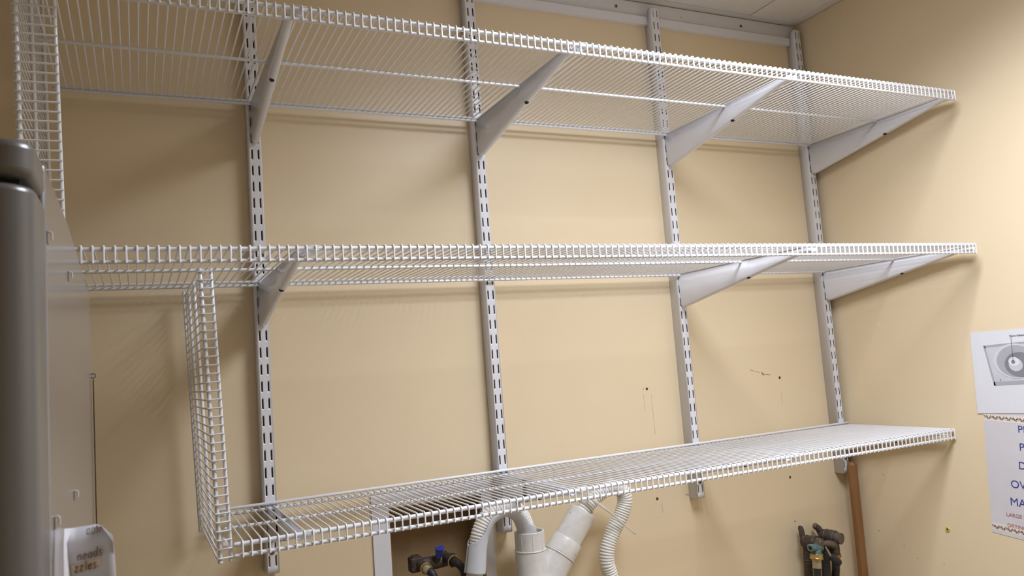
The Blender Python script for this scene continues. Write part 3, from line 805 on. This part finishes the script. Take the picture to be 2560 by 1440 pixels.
# rigid bend: a trough round the hose, closed at its lower end
def bend():
    pth = spline([at(*p) for p in GU[1:10]], 8); fr_ = frames(pth); n = 20; vs = []; fs = []; m = len(pth)
    cen = at(.445, .055, -.80)
    for i, (c, a, b, t) in enumerate(fr_):
        inn = (cen - c); inn = (inn - t * inn.dot(t)).normalized(); sd = t.cross(inn)
        f = i / (m - 1)
        if f < .26: half = math.pi
        elif f < .36: half = math.pi - (math.pi - 1.5) * ((f - .26) / .10) ** .5
        elif f < .86: half = 1.5
        else: half = 1.5 + (math.pi - 1.5) * min(1, (f - .86) / .10)
        r = .0192 + (.0018 * max(0, (.24 - f) / .24))
        for k in range(n + 1):
            q = -half + 2 * half * k / n
            vs.append(c + (inn * math.cos(q) + sd * math.sin(q)) * r)
    for i in range(m - 1):
        for k in range(n): fs.append((i * (n + 1) + k, i * (n + 1) + k + 1, (i + 1) * (n + 1) + k + 1, (i + 1) * (n + 1) + k))
    return MB().add(vs, fs)
hb = solo('hose_bend', bend(), 'guide', 'rigid light grey U-shaped hose bend hooked into the white drain pipe', 'hose bend', at(.44, .06, -.84))
sd = hb.modifiers.new('thickness', 'SOLIDIFY'); sd.thickness = .0016; sd.offset = 0
# cable tie tail
zt_ = thing('cable_tie', at(.69, .072, -.78), 'long translucent cable tie sticking out across the loose corrugated hose', 'cable tie')
zp = spline([at(.6430, .071, -.7330), at(.660, .074, -.7480), at(.6905, .076, -.7738), at(.7491, .070, -.8262)], 8)
zm = MB(); vs = []; fs = []
for i, (c, a, b, t) in enumerate(frames(zp)):
    sidev = Vector((0, -1, 0)).cross(t).normalized(); ww = .0040 * (1 - .55 * i / (len(zp) - 1))
    vs += [c - sidev * ww, c + sidev * ww]
for i in range(len(zp) - 1): fs.append((2 * i, 2 * i + 1, 2 * i + 3, 2 * i + 2))
zm.add(vs, fs); zo = part('strap', zm, 'tie', zt_); sd = zo.modifiers.new('thickness', 'SOLIDIFY'); sd.thickness = .0011
part('head', MB().bx(.6395, .6470, .062, .072, -.7350, -.7280), 'tie', zt_, False)
part('loop', MB().torus(at(.6460, .044, -.7565), (.80, 0, .60), .0180, .0012, 28, 6), 'tie', zt_)

# ------------------------------------------------ old valves by the corner
ov = thing('old_valves', at(1.33, .0, -1.05), 'pair of brown weathered pipe valves with a green drain cock near the corner', 'valve')
def pipe(name, pts, r, m, n=16, root=ov):
    return part(name, MB().tube([at(*p) for p in pts], r, n), m, root)
pipe('pipe_stub', [(1.2985, -.010, -.9060), (1.2990, -.008, -.9150), (1.3000, -.005, -.945)], [.0062, .0070, .0072], 'bronze')
pipe('stub_end', [(1.2984, -.0102, -.9058), (1.2983, -.0098, -.9045)], [.0046, .0040], 'hole')
pipe('riser', [(1.3020, .002, -.945), (1.3035, .001, -.9626), (1.2998, 0.0, -1.026), (1.2953, 0, -1.0644), (1.292, 0, -1.3)], .0105, 'bronze')
pipe('valve_body', [(1.2990, -.004, -.9395), (1.3025, .020, -.9400), (1.3040, .034, -.9385), (1.3045, .036, -.9380)], [.0150, .0165, .0160, .0130], 'bronze', 20)
pipe('packing_nut', [(1.3045, .036, -.9380), (1.3065, .047, -.9385)], [.0125, .0120], 'bronze2', 8)
pipe('nut_face', [(1.3065, .047, -.9385), (1.3070, .0495, -.9387)], [.0105, .0090], 'bronze2', 16)
pipe('elbow', [(1.3500, -.010, -.9120), (1.3560, -.006, -.9185), (1.3620, -.004, -.934)], [.0075, .0085, .0090], 'bronze')
pipe('elbow_end', [(1.3490, -.0105, -.9110), (1.3465, -.0118, -.9090)], [.0085, .0060], 'bronze2')
pipe('valve_body', [(1.3630, -.006, -.9355), (1.3680, .020, -.9360), (1.3700, .036, -.9370), (1.3705, .039, -.9372)], [.0155, .0172, .0165, .0140], 'bronze', 20)
pipe('packing_nut', [(1.3705, .039, -.9372), (1.3730, .050, -.9378)], [.0145, .0140], 'bronze2', 20)
pipe('valve_drop', [(1.3600, .032, -.9420), (1.3610, .034, -.9600), (1.3618, .035, -.9760)], [.0140, .0135, .0120], 'bronze')
pipe('yoke', [(1.3180, .040, -.9420), (1.3330, .045, -.9440), (1.3480, .043, -.9490), (1.3560, .038, -.9550)], [.0070, .0085, .0090, .0090], 'bronze2')
pipe('copper_ring', [(1.3618, .035, -.9760), (1.3620, .035, -.9810), (1.3620, .035, -.9845)], [.0135, .0140, .0120], 'copper', 18)
pipe('drain_cock', [(1.2660, .051, -.9425), (1.2800, .047, -.9450), (1.2930, .044, -.9480), (1.3120, .038, -.9530)], [.0085, .0095, .0105, .0085], 'verdigris')
for c_, n_, R_ in (((1.3003, .006, -.9397), (.10, -.99, 0), .0157), ((1.3036, .031, -.9388), (.10, -.99, 0), .0160), ((1.3660, .010, -.9358), (.13, -.99, 0), .0166), ((1.3698, .034, -.9369), (.13, -.99, 0), .0166), ((1.3012, .001, -.985), (0, 0, 1), .0106)):
    part('seam_ring', MB().torus(at(*c_), n_, R_, .0011, 24, 6), 'bronze2', ov)
part('cock_ring', MB().torus(at(1.2650, .0515, -.9423), (.6, .15, .1), .0068, .0030, 22, 8), 'verdigris', ov)
part('cock_mouth', MB().tube([at(1.2655, .0515, -.9424), at(1.2648, .0518, -.9422)], .0055, 14), 'hole', ov)
pipe('cock_neck', [(1.2900, .045, -.9500), (1.2890, .045, -.9620)], [.0110, .0125], 'verdigris')
lev_ = MB().tube([at(1.3110, .0540, -.9460), at(1.3150, .0575, -.9580), at(1.3195, .0605, -.9700)], [.0018, .0028, .0036], 10)
lv_ = part('lever', lev_, 'nickel', ov)
part('grip', MB().tube([at(1.3185, .0600, -.9680), at(1.3205, .0607, -.9705), at(1.3400, .0625, -.9880), at(1.3420, .0626, -.9895)], [.0070, .0085, .0098, .0088], 14), 'rubber', lv_)
h1 = hose_black([(1.2862, .045, -.9780), (1.2857, .045, -.9952), (1.2830, .045, -1.03), (1.280, .045, -1.08), (1.278, .045, -1.3)], .0092, 'black hose with a brass collar and pale ferrule under the green drain cock')
part('brass_collar', MB().tube([at(1.2890, .045, -.9605), at(1.2889, .045, -.9625), at(1.2880, .045, -.9690), at(1.2878, .045, -.9705), at(1.2875, .045, -.9735)], [.0150, .0158, .0158, .0168, .0160], 24), 'brass', h1)
part('ferrule', MB().tube([at(1.2875, .045, -.9730), at(1.2862, .045, -.9945)], [.0112, .0112], 18), 'ferrule', h1)
hose_black([(1.3340, .028, -.9480), (1.3330, .030, -.975), (1.3290, .03, -1.03), (1.326, .03, -1.08), (1.323, .03, -1.3)], .0105, 'black hose hanging between the brass-collared hose and the copper ring')
hose_black([(1.3612, .035, -.9840), (1.3580, .035, -1.01), (1.3520, .035, -1.04), (1.349, .035, -1.08), (1.345, .035, -1.3)], .0098, 'black hose under the copper ring, nearest the wooden handle')
